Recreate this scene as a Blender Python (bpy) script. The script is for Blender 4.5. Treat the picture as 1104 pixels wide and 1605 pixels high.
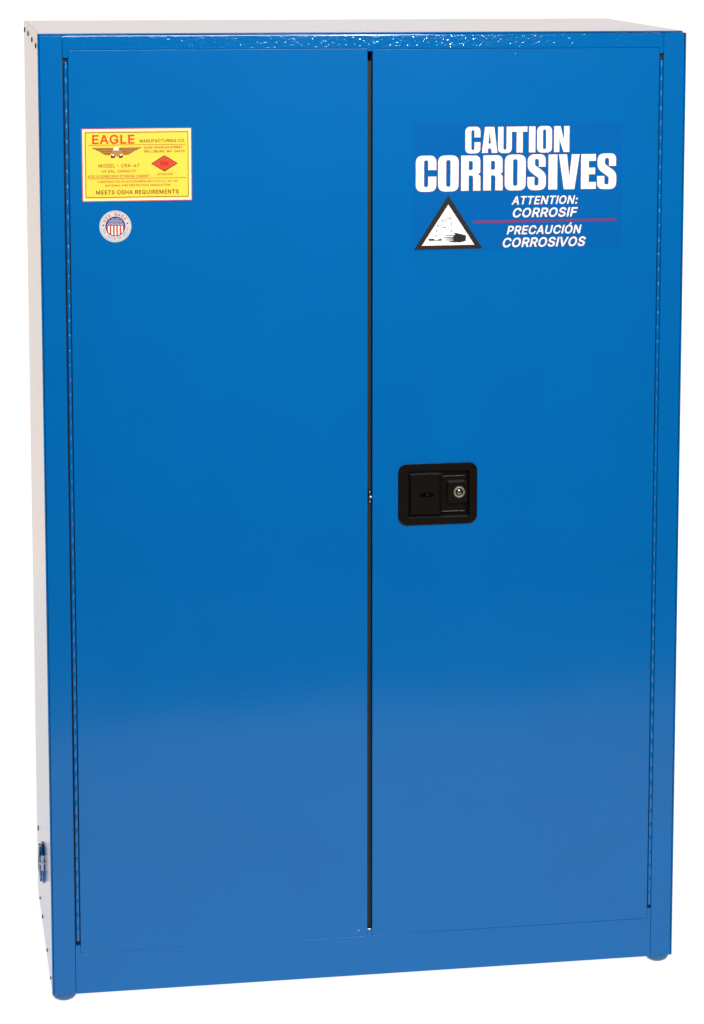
import bpy, bmesh, math
from mathutils import Vector
scene = bpy.context.scene
for o in list(bpy.data.objects): bpy.data.objects.remove(o)

# ------------------------------------------------------------------ camera
cam_d = bpy.data.cameras.new("camera"); cam = bpy.data.objects.new("camera", cam_d)
scene.collection.objects.link(cam); scene.camera = cam
cam.location = (-0.20967, -4.66345, 1.85928)
cam.rotation_euler = (1.43104, -0.00338, -0.18252)
cam_d.sensor_fit = 'HORIZONTAL'; cam_d.sensor_width = 36
cam_d.lens = 4405.1 / 1104 * 36
cam_d.shift_x = (552 - 671.05) / 1104
cam_d.shift_y = (473.04 - 802.5) / 1104
cam_d.clip_start = .05; cam_d.clip_end = 200

# ------------------------------------------------------------------ world, lamps, exposure
world = bpy.data.worlds.new("World"); scene.world = world; world.use_nodes = True
bg = world.node_tree.nodes['Background']
bg.inputs[0].default_value = (.9, .95, 1, 1); bg.inputs[1].default_value = 0.012
scene.view_settings.view_transform = 'Standard'; scene.view_settings.look = 'None'
scene.view_settings.exposure = 0; scene.view_settings.gamma = 1

def area(name, loc, target, sx, sy, power, col=(1, 1, 1), spread=180):
    d = bpy.data.lights.new(name, 'AREA'); d.shape = 'RECTANGLE'; d.size = sx; d.size_y = sy
    d.energy = power; d.color = col; d.spread = math.radians(spread)
    o = bpy.data.objects.new(name, d); scene.collection.objects.link(o); o.location = loc
    o.rotation_euler = (Vector(target) - Vector(loc)).to_track_quat('-Z', 'Y').to_euler()
    return o
area('softbox', (0.50, -3.0, 3.2), (.55, 0, 1.62), 1.6, .9, 40, (1, .975, .955), 98)
area('flash_lamp', (1.30, -4.7, 2.34), (.55, 0, 1.2), .18, .18, 46, (1, .98, .96))

# ------------------------------------------------------------------ materials
def nodes(m): return m.node_tree.nodes, m.node_tree.links
def mat(name, col, rough=.4, metal=0., ior=1.45, spec=.5, bump=None, vary=0., emis=None, coat=0.):
    m = bpy.data.materials.new(name); m.use_nodes = True
    N, L = nodes(m); p = N['Principled BSDF']
    p.inputs['Base Color'].default_value = (*col, 1); p.inputs['Roughness'].default_value = rough
    p.inputs['Metallic'].default_value = metal; p.inputs['IOR'].default_value = ior
    p.inputs['Specular IOR Level'].default_value = spec; p.inputs['Coat Weight'].default_value = coat
    if emis:
        p.inputs['Emission Color'].default_value = (*emis, 1); p.inputs['Emission Strength'].default_value = 1
    tc = N.new('ShaderNodeTexCoord')
    if vary:
        n = N.new('ShaderNodeTexNoise'); n.inputs['Scale'].default_value = 260; n.inputs['Detail'].default_value = 3
        L.new(tc.outputs['Object'], n.inputs['Vector'])
        n2 = N.new('ShaderNodeTexNoise'); n2.inputs['Scale'].default_value = 6; n2.inputs['Detail'].default_value = 4
        L.new(tc.outputs['Object'], n2.inputs['Vector'])
        ad = N.new('ShaderNodeMath'); ad.operation = 'ADD'; L.new(n.outputs[0], ad.inputs[0]); L.new(n2.outputs[0], ad.inputs[1])
        mr = N.new('ShaderNodeMapRange'); mr.inputs[1].default_value = .6; mr.inputs[2].default_value = 1.4
        mr.inputs[3].default_value = 1 - vary; mr.inputs[4].default_value = 1 + vary
        L.new(ad.outputs[0], mr.inputs[0])
        mx = N.new('ShaderNodeVectorMath'); mx.operation = 'SCALE'; mx.inputs[0].default_value = col
        L.new(mr.outputs[0], mx.inputs['Scale']); L.new(mx.outputs[0], p.inputs['Base Color'])
    if bump:
        sc, dist = bump
        n = N.new('ShaderNodeTexNoise'); n.inputs['Scale'].default_value = sc; n.inputs['Detail'].default_value = 1
        L.new(tc.outputs['Object'], n.inputs['Vector'])
        b = N.new('ShaderNodeBump'); b.inputs['Strength'].default_value = 1; b.inputs['Distance'].default_value = dist
        L.new(n.outputs[0], b.inputs['Height']); L.new(b.outputs[0], p.inputs['Normal'])
    return m
BLUE = (.0012, .1415, .442)
def wavy(m, scale, dist):
    # pressed sheet is never dead flat: a slow wave under the paint bends what it mirrors
    N, L = nodes(m); p = N['Principled BSDF']; tc = N.new('ShaderNodeTexCoord')
    n = N.new('ShaderNodeTexNoise'); n.inputs['Scale'].default_value = scale; n.inputs['Detail'].default_value = 1.5; L.new(tc.outputs['Object'], n.inputs['Vector'])
    b = N.new('ShaderNodeBump'); b.inputs['Strength'].default_value = 1; b.inputs['Distance'].default_value = dist; L.new(n.outputs[0], b.inputs['Height'])
    for l in list(L):
        if l.to_socket == p.inputs['Normal']: L.new(l.from_socket, b.inputs['Normal'])
    L.new(b.outputs[0], p.inputs['Normal'])
M_door = mat('blue_door_paint', BLUE, .15, ior=1.36, bump=(330, .00004), vary=.05)
wavy(M_door, 2.6, .0040)
M_rail = mat('blue_frame_paint', BLUE, .07, ior=1.55, vary=.05)
M_shell = mat('blue_shell_paint', BLUE, .13, ior=1.28, bump=(330, .00012), vary=.05)
M_hinge = mat('blue_hinge_paint', BLUE, .16, ior=1.5, vary=.05)
M_black = mat('black_textured_plastic', (.0055, .0040, .0029), .24, spec=.5, bump=(1500, .00008), vary=.2)
M_dimple = mat('dimple_shade_black', (.0028, .0022, .002), .9, spec=0)  # near-black: shade inside the latch dimple, put into the colour
M_dark = mat('dark_gap_seal', (.010, .010, .014), .6)
M_chrome = mat('polished_steel', (.75, .73, .70), .16, 1.)
M_bolt = mat('oiled_steel', (.34, .30, .28), .25, 1.)
M_nickel = mat('satin_nickel', (.48, .43, .37), .38, .75)
M_foot = mat('teal_grey_foot_paint', (.015, .13, .30), .25)
M_glint = mat('white_glint', (.96, .96, .95), .45)  # white colour standing in for metal highlights
M_brass = mat('key_core_metal', (.35, .31, .25), .3, 1.)
M_hole = mat('rivet_recess', (.012, .02, .05), .6)
M_yellow = mat('yellow_label_film', (1.0, .75, .075), .35, vary=.03)
M_cream = mat('cream_label_margin', (1.0, .90, .62), .35)
M_red = mat('red_label_ink', (.80, .055, .012), .4)
M_brown = mat('brown_label_ink', (.27, .09, .004), .4)
M_diam = mat('dark_red_label_ink', (.45, .02, .01), .4)
M_bird = mat('tan_emblem_ink', (.55, .23, .04), .4)
M_gold = mat('ochre_label_ink', (.46, .14, .008), .4)
M_ink = mat('dark_label_ink', (.05, .015, .01), .4)
M_white = mat('white_print', (.95, .94, .92), .4, vary=.02)
M_outline = mat('plum_print_outline', (.10, .035, .14), .4)
M_film = mat('blue_decal_film', (.0018, .127, .430), .15, ior=1.36, vary=.04)
M_crimson = mat('magenta_print_rule', (.21, .03, .18), .4)
M_blackink = mat('black_print', (.010, .008, .007), .4)
M_navy = mat('navy_seal_ink', (.03, .03, .22), .4)
M_sealred = mat('red_seal_ink', (.70, .05, .03), .4)
M_seal = mat('silver_white_seal_film', (.70, .71, .69), .35, vary=.03)
M_sealgrey = mat('grey_seal_ink', (.36, .40, .38), .4)
M_copper = mat('tan_seal_rim', (.55, .42, .33), .35)
M_floor = mat('self_lit_white_floor', (.3, .3, .3), .6, spec=0, emis=(1.0, .945, .915))  # glow added to the floor so it stays white, without shadows
M_back = mat('self_lit_white_backdrop', (.3, .3, .3), .6, spec=0, emis=(1.06, .93, .845))  # added glow: white background, warm reflections on the shell
M_studio = mat('dark_studio_floor', (.04, .04, .045), .7, vary=.2)

# ------------------------------------------------------------------ builders
ROOT = bpy.data.objects.new('safety_cabinet', None); scene.collection.objects.link(ROOT)
ROOT.location = (.551, .268, -.016); ROOT.empty_display_size = .1
ROOT['label'] = 'tall blue metal cabinet with two doors, a black latch and a white corrosives warning'
ROOT['category'] = 'cabinet'
def link(name, me, m, parent=ROOT, label=None):
    o = bpy.data.objects.new(name, me); scene.collection.objects.link(o)
    if m is not None and not me.materials: me.materials.append(m)
    o.parent = parent
    if parent is ROOT: o.location = -ROOT.location
    if label: o['label'] = label
    return o
def mesh(name, v, f):
    me = bpy.data.meshes.new(name); me.from_pydata(v, [], f); me.update(); return me
def bm_mesh(name, bm, smooth=False):
    bmesh.ops.recalc_face_normals(bm, faces=bm.faces)
    me = bpy.data.meshes.new(name); bm.to_mesh(me); bm.free()
    if smooth:
        for p in me.polygons: p.use_smooth = True
    return me
def bevel(o, w, seg=2, ang=30):
    b = o.modifiers.new('bevel', 'BEVEL'); b.width = w; b.segments = seg; b.limit_method = 'ANGLE'; b.angle_limit = math.radians(ang)
    b.harden_normals = False
    for p in o.data.polygons: p.use_smooth = True
    w2 = o.modifiers.new('wn', 'WEIGHTED_NORMAL'); w2.keep_sharp = False
    return o
def box(name, x0, x1, y0, y1, z0, z1, m, parent=ROOT, bev=0, seg=2, label=None):
    v = [(x, y, z) for x in (x0, x1) for y in (y0, y1) for z in (z0, z1)]
    f = [(0, 1, 3, 2), (4, 6, 7, 5), (0, 4, 5, 1), (2, 3, 7, 6), (0, 2, 6, 4), (1, 5, 7, 3)]
    o = link(name, mesh(name, v, f), m, parent, label)
    if bev: bevel(o, bev, seg)
    return o
def prism(name, pts, y0, y1, m, parent=ROOT, bev=0, label=None):
    """pts in (x,z), extruded from y0 (front) to y1 (back)"""
    bm = bmesh.new(); n = len(pts)
    a = [bm.verts.new((x, y0, z)) for x, z in pts]; b = [bm.verts.new((x, y1, z)) for x, z in pts]
    bm.faces.new(a); bm.faces.new(b[::-1])
    for i in range(n): bm.faces.new((a[i], b[i], b[(i + 1) % n], a[(i + 1) % n]))
    o = link(name, bm_mesh(name, bm), m, parent, label)
    if bev: bevel(o, bev)
    return o
def rrect(x0, x1, z0, z1, r, n=6):
    p = []
    for cx, cz, a0 in ((x1 - r, z1 - r, 0), (x0 + r, z1 - r, 90), (x0 + r, z0 + r, 180), (x1 - r, z0 + r, 270)):
        for k in range(n + 1):
            a = math.radians(a0 + 90 * k / n); p.append((cx + r * math.cos(a), cz + r * math.sin(a)))
    return p
def lathe(name, prof, c, axis, m, parent=ROOT, n=40, label=None):
    """prof: list of (radius, height along axis)"""
    A = Vector(axis).normalized(); U = A.orthogonal().normalized(); V = A.cross(U); c = Vector(c)
    bm = bmesh.new(); rings = []
    for r, h in prof:
        if r < 1e-6: rings.append([bm.verts.new(c + A * h)])
        else: rings.append([bm.verts.new(c + A * h + (U * math.cos(2 * math.pi * k / n) + V * math.sin(2 * math.pi * k / n)) * r) for k in range(n)])
    for a, b in zip(rings, rings[1:]):
        for k in range(n):
            j = (k + 1) % n
            if len(a) == 1: bm.faces.new((a[0], b[k], b[j]))
            elif len(b) == 1: bm.faces.new((a[k], a[j], b[0]))
            else: bm.faces.new((a[k], a[j], b[j], b[k]))
    o = link(name, bm_mesh(name, bm, True), m, parent, label)
    o.data.set_sharp_from_angle(angle=math.radians(38))
    return o

# ---- flat print (2-D curves and text turned into mesh)
dg = bpy.context.evaluated_depsgraph_get
def curve_mesh(cu):
    o = bpy.data.objects.new('tmp', cu); scene.collection.objects.link(o)
    me = bpy.data.meshes.new_from_object(o.evaluated_get(dg())); bpy.data.objects.remove(o); return me
def flat(name, loops, y, m, parent, offset=0., label=None):
    cu = bpy.data.curves.new(name, 'CURVE'); cu.dimensions = '2D'; cu.fill_mode = 'BOTH'; cu.offset = offset
    for lp in loops:
        s = cu.splines.new('POLY'); s.points.add(len(lp) - 1); s.use_cyclic_u = True
        for q, (x, z) in zip(s.points, lp): q.co = (x, z, 0, 1)
    me = curve_mesh(cu); me.materials.clear()
    for v in me.vertices: v.co = Vector((v.co.x, y, v.co.y))
    me.name = name; return link(name, me, m, parent, label)
GLYPHS = {
 'L': {'A': [480,[[16,-6,12,-4,11,4,196,512,204,515,276,515,280,513,468,4,468,-2,464,-6,460,-6,396,-6,391,-4,340,136,140,136,89,-4,84,-6],[168,205,164,208,197,300,236,427,240,431,266,344,314,208,308,205]]], 'B': [456,[[60,-6,54,0,55,512,60,515,244,515,276,513,304,507,332,496,356,480,372,464,384,448,395,424,402,400,403,352,392,317,372,291,348,274,335,268,337,264,364,251,384,236,398,220,416,187,422,160,424,136,422,112,416,87,405,64,390,44,372,27,348,13,316,2,284,-4,248,-6],[132,63,132,225,248,225,288,219,317,204,329,192,344,168,349,140,347,116,339,100,328,87,308,73,280,66,244,63],[132,291,132,445,240,446,268,443,292,436,308,425,320,410,328,388,330,372,329,356,317,328,297,308,272,296,240,291]]], 'C': [510,[[248,-11,224,-9,184,1,148,19,115,45,88,75,64,113,47,157,38,201,34,253,38,305,47,353,65,397,88,434,116,464,148,490,184,507,220,517,268,522,316,517,344,509,384,491,408,474,437,445,453,421,464,400,472,377,479,349,478,345,472,342,408,342,404,344,392,377,374,405,340,432,312,444,268,450,240,447,212,440,188,427,164,408,147,389,132,364,119,329,112,293,109,253,112,213,119,177,130,149,144,124,167,97,188,81,212,69,240,62,284,60,300,62,328,71,364,94,384,117,398,145,402,161,406,165,472,166,479,161,472,131,464,109,454,89,424,49,404,32,364,7,320,-7,292,-12]]], 'D': [502,[[60,-6,54,0,55,512,60,515,224,515,272,511,316,501,356,483,388,460,416,430,439,392,455,352,464,308,468,252,464,204,455,160,436,112,416,80,388,50,352,25,312,8,268,-3,220,-6],[132,63,131,444,136,446,220,446,256,443,288,436,316,423,340,405,359,384,373,360,385,324,391,292,393,256,391,220,384,184,374,152,357,124,339,104,316,87,288,75,252,66,216,63]]], 'E': [419,[[60,-6,54,0,55,512,60,515,372,515,376,513,378,508,378,452,372,446,136,446,131,444,132,292,352,292,360,289,361,284,361,228,356,223,132,222,131,64,376,63,381,56,380,-2,372,-6]]], 'F': [410,[[60,-6,54,0,55,512,60,515,372,514,375,508,375,452,372,447,368,446,136,446,131,444,132,284,348,283,352,276,352,220,348,216,344,215,132,214,131,0,128,-5,124,-6]]], 'G': [520,[[248,-11,224,-9,184,1,148,19,114,45,88,73,64,113,47,157,37,201,34,257,37,305,49,357,64,397,87,433,111,461,146,489,180,506,220,517,264,522,316,516,343,509,385,489,407,473,440,441,455,417,473,377,480,349,476,344,472,343,408,343,404,345,382,389,364,412,340,431,300,447,264,450,236,447,212,440,184,425,164,409,148,391,132,364,119,329,112,293,109,253,112,213,117,189,130,149,146,121,164,101,188,81,212,69,240,62,268,59,296,61,324,68,344,78,360,89,376,104,390,125,401,149,407,173,408,193,280,194,277,201,277,257,284,262,480,261,484,257,484,201,481,161,471,121,457,89,440,64,412,35,380,14,344,-1,308,-10,268,-13]]], 'H': [517,[[60,-6,54,0,55,512,60,515,124,515,130,512,132,295,384,295,386,300,387,512,392,515,460,514,463,508,463,0,461,-4,456,-6,392,-6,386,0,386,224,384,226,136,226,131,224,131,0,128,-5,124,-6]]], 'I': [186,[[60,-6,54,0,54,508,55,512,60,515,124,515,131,512,132,508,132,0,128,-5,124,-6]]], 'J': [396,[[169,-11,141,-8,105,5,69,31,46,61,33,97,27,145,27,173,33,179,97,179,102,177,104,173,106,121,113,97,128,77,145,65,161,59,185,56,205,59,229,68,245,80,256,97,263,117,266,145,266,509,269,514,273,515,337,515,342,509,342,145,337,97,321,57,298,29,269,8,229,-8,185,-13]]], 'L': [393,[[60,-6,54,0,54,508,55,512,60,515,124,515,130,512,131,508,131,64,360,63,364,62,367,56,367,0,364,-5,360,-6]]], 'M': [628,[[60,-6,54,0,54,508,56,513,60,515,152,515,157,512,290,172,312,101,316,96,344,184,471,512,476,515,568,515,572,513,574,508,574,0,572,-4,568,-6,504,-6,498,0,499,376,496,386,461,288,348,-1,344,-5,340,-6,288,-6,284,-5,280,0,165,288,128,391,128,0,124,-5,120,-6]]], 'N': [524,[[60,-6,54,0,55,512,60,515,136,515,141,512,355,176,392,112,394,116,393,508,394,512,400,515,460,515,468,512,469,0,467,-4,460,-6,388,-6,383,-4,196,288,128,404,131,312,131,0,128,-5,124,-6]]], 'O': [533,[[248,-11,224,-9,184,1,148,19,115,45,88,75,64,113,47,157,38,201,34,253,38,305,47,353,65,397,88,434,116,464,148,490,184,507,220,517,268,522,312,517,352,506,384,491,420,462,446,433,469,397,486,353,496,305,499,253,496,201,486,157,480,141,470,113,448,77,420,46,388,21,348,1,308,-9,268,-13],[240,61,212,69,188,81,164,100,147,121,131,145,119,177,112,213,109,257,112,293,120,333,130,361,152,395,168,413,190,429,212,439,236,446,268,450,296,447,320,441,340,431,368,410,388,387,403,361,415,329,421,297,424,253,422,217,414,177,402,145,388,121,368,99,345,81,320,68,292,61]]], 'P': [445,[[60,-6,54,0,55,512,60,515,236,515,272,512,304,505,336,492,360,475,380,455,396,432,407,400,413,376,415,348,413,320,405,288,396,264,380,240,360,219,336,202,308,190,272,182,132,180,131,0,128,-5,124,-6],[132,248,132,445,256,445,292,435,308,423,319,412,327,400,335,376,337,364,337,332,327,296,308,271,280,255,256,250]]], 'Q': [533,[[400,-54,396,-51,356,3,308,-9,264,-13,224,-9,188,0,148,19,116,44,87,76,65,112,49,152,38,204,34,252,38,304,48,356,67,400,87,432,108,456,145,488,184,507,224,518,268,522,312,517,352,506,388,488,420,462,447,432,471,392,486,352,496,304,499,252,495,200,486,156,469,112,447,76,413,40,413,36,474,-48,468,-54],[256,60,236,62,214,68,188,81,164,100,147,120,130,148,119,176,112,212,109,256,112,296,119,332,130,360,148,390,167,412,188,428,212,439,236,446,268,450,296,447,324,439,345,428,366,412,387,388,402,364,415,328,422,292,424,252,422,212,414,176,403,148,388,121,368,99,316,164,248,165,240,161,240,156,307,68,306,64,296,61]]], 'R': [449,[[60,-6,54,0,55,512,60,515,236,515,272,512,304,506,336,494,360,477,379,460,395,436,407,408,413,380,415,352,413,324,407,296,395,268,380,246,361,228,326,208,323,204,433,4,432,-4,428,-6,356,-6,349,-4,244,190,240,192,132,192,131,0,128,-5,124,-6],[132,262,132,445,256,445,296,434,320,415,329,400,335,384,338,368,338,336,329,304,312,283,296,273,280,266,256,262]]], 'S': [447,[[190,-13,154,-7,126,3,98,19,78,35,60,55,45,83,36,107,32,135,34,141,38,143,106,142,110,139,119,107,126,94,154,71,190,58,222,55,246,56,286,67,312,83,324,95,338,123,340,139,335,163,318,184,294,199,142,248,110,263,84,283,61,311,50,339,46,371,48,399,56,427,70,451,87,471,113,491,135,503,166,514,198,520,226,522,258,520,290,514,318,504,342,490,365,471,382,452,396,427,404,403,406,375,398,372,334,373,324,403,314,418,298,432,278,443,258,449,222,453,186,448,170,443,142,424,127,403,123,391,121,375,126,351,146,329,170,314,202,302,314,270,362,243,390,215,401,199,407,183,413,159,412,111,404,83,390,59,374,39,350,19,326,6,298,-5,266,-12,226,-15]]], 'T': [449,[[192,-6,187,0,187,444,184,446,32,446,26,452,27,512,32,515,420,514,423,508,423,452,420,447,268,446,263,444,263,0,260,-5,256,-6]]], 'U': [517,[[220,-12,184,-4,155,8,123,28,96,54,80,77,65,108,57,140,54,172,55,512,60,515,124,515,129,512,130,508,130,180,132,156,144,120,160,97,174,84,192,72,232,59,260,58,284,59,308,65,328,73,348,87,372,117,385,156,387,180,387,508,392,515,460,514,463,508,463,172,460,140,451,104,437,76,419,52,394,28,364,9,332,-4,300,-11,260,-14]]], 'V': [480,[[200,-4,11,504,11,512,16,515,84,515,89,512,206,184,240,78,244,83,277,188,390,512,396,515,464,515,468,511,468,504,284,-1,280,-5,276,-6]]], 'W': [686,[[152,-5,149,0,11,504,12,513,16,515,80,515,87,512,178,164,192,99,196,106,209,164,301,512,308,515,380,515,384,513,467,200,492,95,598,512,604,515,668,515,675,512,675,504,534,-4,528,-6,456,-6,452,-5,449,0,344,396,340,390,323,320,236,-1,232,-5,228,-6]]], 'Y': [472,[[200,-5,197,0,196,208,12,504,11,512,16,515,88,515,96,512,208,330,236,277,275,348,376,512,384,515,456,515,460,511,459,504,275,208,274,0,268,-6]]], 'Ó': [533,[[248,-11,224,-9,184,1,148,19,115,45,88,75,64,113,47,157,38,201,34,253,38,305,47,353,65,397,88,434,116,464,148,490,184,507,220,517,268,522,312,517,352,506,384,491,420,462,446,433,469,397,486,353,496,305,499,253,496,201,486,157,480,141,470,113,448,77,420,46,388,21,348,1,308,-9,268,-13],[240,61,212,69,188,81,164,100,147,121,131,145,119,177,112,213,109,257,112,293,120,333,130,361,152,395,168,413,190,429,212,439,236,446,268,450,296,447,320,441,340,431,368,410,388,387,403,361,415,329,421,297,424,253,422,217,414,177,402,145,388,121,368,99,345,81,320,68,292,61],[240,552,234,557,235,561,284,663,288,665,356,665,360,663,360,654,293,553]]], '&': [448,[[166,-11,134,-5,106,7,85,21,62,41,50,57,38,81,31,105,28,133,30,153,35,177,42,193,54,210,82,240,126,277,90,325,80,345,71,377,69,397,71,421,76,441,86,461,97,477,110,490,134,505,174,518,226,518,246,513,270,504,286,493,302,478,322,445,328,425,330,405,326,373,306,333,274,299,228,265,326,145,338,177,342,197,343,225,346,229,411,229,414,221,409,165,396,125,376,85,444,1,443,-3,438,-6,362,-5,330,31,326,32,298,12,250,-6,198,-13],[186,53,158,57,134,71,114,91,104,117,104,145,114,169,138,197,170,221,282,89,281,85,246,64,214,54],[182,320,151,365,144,389,145,413,154,434,170,447,190,454,218,453,230,449,250,430,256,405,254,389,249,377,233,357]]], '.': [188,[[82,-9,66,-1,49,16,45,32,46,56,51,68,70,86,94,93,110,90,124,84,139,68,146,52,146,28,138,12,122,-3,106,-9]]], ',': [188,[[38,-125,34,-123,33,-115,63,73,70,77,138,77,142,73,143,69,90,-120,86,-124,82,-125]]], ':': [188,[[82,-9,66,-1,49,16,45,32,46,56,51,68,70,86,94,93,110,90,124,84,139,68,146,52,146,28,138,12,122,-3,106,-9],[78,268,59,280,48,296,44,316,49,340,62,356,82,366,98,368,118,362,133,352,145,332,147,316,145,300,132,280,121,272,106,266]]], '-': [453,[[114,182,108,188,108,244,114,250,334,250,341,248,343,244,343,188,338,182]]], '0': [453,[[212,-11,188,-8,156,1,128,18,100,45,80,73,64,110,51,153,44,201,42,257,44,305,52,357,63,397,79,433,99,461,127,489,156,507,188,517,228,522,264,518,296,508,328,488,355,461,374,433,388,401,401,357,409,305,411,253,409,201,402,153,390,113,375,77,353,45,328,21,296,1,264,-9,228,-13],[216,57,204,58,186,65,168,78,152,96,140,117,129,145,121,177,115,257,121,333,129,365,150,409,166,429,184,443,204,451,228,454,248,451,272,441,288,428,313,393,324,365,332,333,338,253,332,177,315,121,302,97,284,77,268,65,248,58]]], '1': [453,[[76,-6,70,0,70,56,74,60,200,61,206,64,205,436,88,353,81,356,80,360,80,428,84,433,196,514,276,515,281,512,282,508,282,64,288,61,392,61,397,56,397,0,395,-4,388,-6]]], '2': [453,[[64,-6,58,0,58,44,60,51,279,288,296,312,306,332,313,356,314,372,313,388,309,404,303,416,292,428,280,438,256,449,224,454,188,447,172,440,153,424,138,396,132,360,128,356,64,357,60,364,62,392,69,420,80,444,98,468,116,485,140,501,168,513,196,519,228,522,280,513,308,503,332,486,351,468,366,448,376,428,385,400,387,372,382,332,368,296,322,232,166,64,388,63,392,62,395,56,395,0,392,-5,388,-6]]], '3': [453,[[188,-11,156,-4,130,5,104,18,84,34,66,53,51,77,43,101,38,133,44,138,112,137,124,102,141,81,152,72,168,64,200,57,236,57,260,62,288,74,308,94,317,109,322,125,322,161,311,193,300,208,272,229,252,235,224,240,156,242,151,249,152,302,277,445,68,447,64,453,64,509,68,514,72,515,372,515,378,509,376,457,236,297,280,292,312,281,336,267,356,250,376,225,388,201,397,173,399,141,395,113,389,89,376,65,358,41,336,22,312,7,284,-3,252,-11,220,-13]]], '4': [453,[[280,-5,276,0,276,96,272,99,40,99,34,104,34,156,36,163,240,509,248,515,312,515,317,508,119,172,124,169,272,169,276,172,277,320,284,324,344,324,348,321,349,172,352,169,416,168,419,160,419,104,412,99,352,99,349,96,348,-2,344,-6]]], '5': [453,[[192,-11,164,-5,136,6,114,21,95,37,78,57,65,81,57,105,55,133,60,136,124,135,128,130,135,105,143,93,164,73,192,59,220,56,240,57,256,61,276,71,288,81,307,105,317,125,320,141,322,161,320,181,309,217,296,236,272,257,244,267,216,271,184,267,156,257,128,240,63,249,61,257,90,509,96,515,368,514,372,509,372,453,368,447,160,446,156,443,142,317,144,315,176,331,192,336,228,340,276,334,300,325,336,302,364,271,376,253,385,233,391,213,396,185,397,161,394,133,387,101,372,70,357,49,337,29,312,10,284,-3,252,-10,220,-13]]], '6': [453,[[208,-11,168,-3,140,9,116,26,94,49,78,73,67,101,60,129,58,161,59,189,74,241,107,305,248,513,252,515,320,515,326,513,328,509,327,505,197,317,200,315,236,320,268,317,317,301,344,281,360,265,374,245,386,217,393,185,395,157,393,125,385,97,372,69,356,46,336,25,312,8,284,-3,256,-10,228,-13],[208,56,192,61,176,69,164,78,152,91,143,105,132,137,132,177,145,213,153,225,176,246,208,258,244,258,264,252,288,237,308,211,317,193,320,177,320,137,316,121,309,105,288,77,276,68,256,59,228,54]]], '7': [453,[[94,-5,91,0,92,4,314,444,310,446,62,446,56,452,57,512,62,515,394,514,397,508,395,444,172,0,166,-6]]], '8': [453,[[196,-11,160,-4,132,6,108,20,88,37,70,57,55,85,48,109,46,137,47,157,59,197,84,233,112,256,131,265,131,269,104,286,88,305,76,325,67,353,64,381,67,405,74,433,88,457,120,489,144,504,176,515,196,520,224,522,256,520,286,513,308,504,332,489,350,473,364,456,379,429,388,381,385,353,378,329,364,305,348,286,322,269,322,265,356,245,368,233,383,213,401,177,407,133,404,109,396,81,382,57,368,40,344,20,320,6,288,-5,256,-11],[204,56,168,66,144,83,135,93,126,109,121,137,123,157,129,173,144,197,171,217,188,224,208,228,244,228,280,218,308,197,324,171,331,141,326,109,310,85,284,66,248,56],[212,297,196,300,180,306,168,313,152,331,144,345,140,361,140,393,150,417,168,437,192,449,208,453,244,453,260,449,284,437,300,421,308,405,312,393,312,361,302,333,284,313,256,299]]], '9': [453,[[128,-5,124,0,125,4,255,192,252,194,232,189,216,189,188,191,160,197,132,210,112,225,93,244,77,268,68,288,60,320,58,352,60,380,67,412,80,440,96,462,113,480,140,499,164,511,196,519,224,522,256,519,285,512,312,500,336,483,358,460,377,428,386,408,393,376,395,344,387,292,366,240,345,204,204,-4,200,-6],[208,251,176,263,153,284,145,296,133,332,131,352,133,372,138,392,151,416,176,440,192,448,208,453,244,453,260,449,276,441,302,416,316,388,320,368,320,332,316,314,308,297,300,284,288,271,260,254,228,249]]]},
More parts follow.
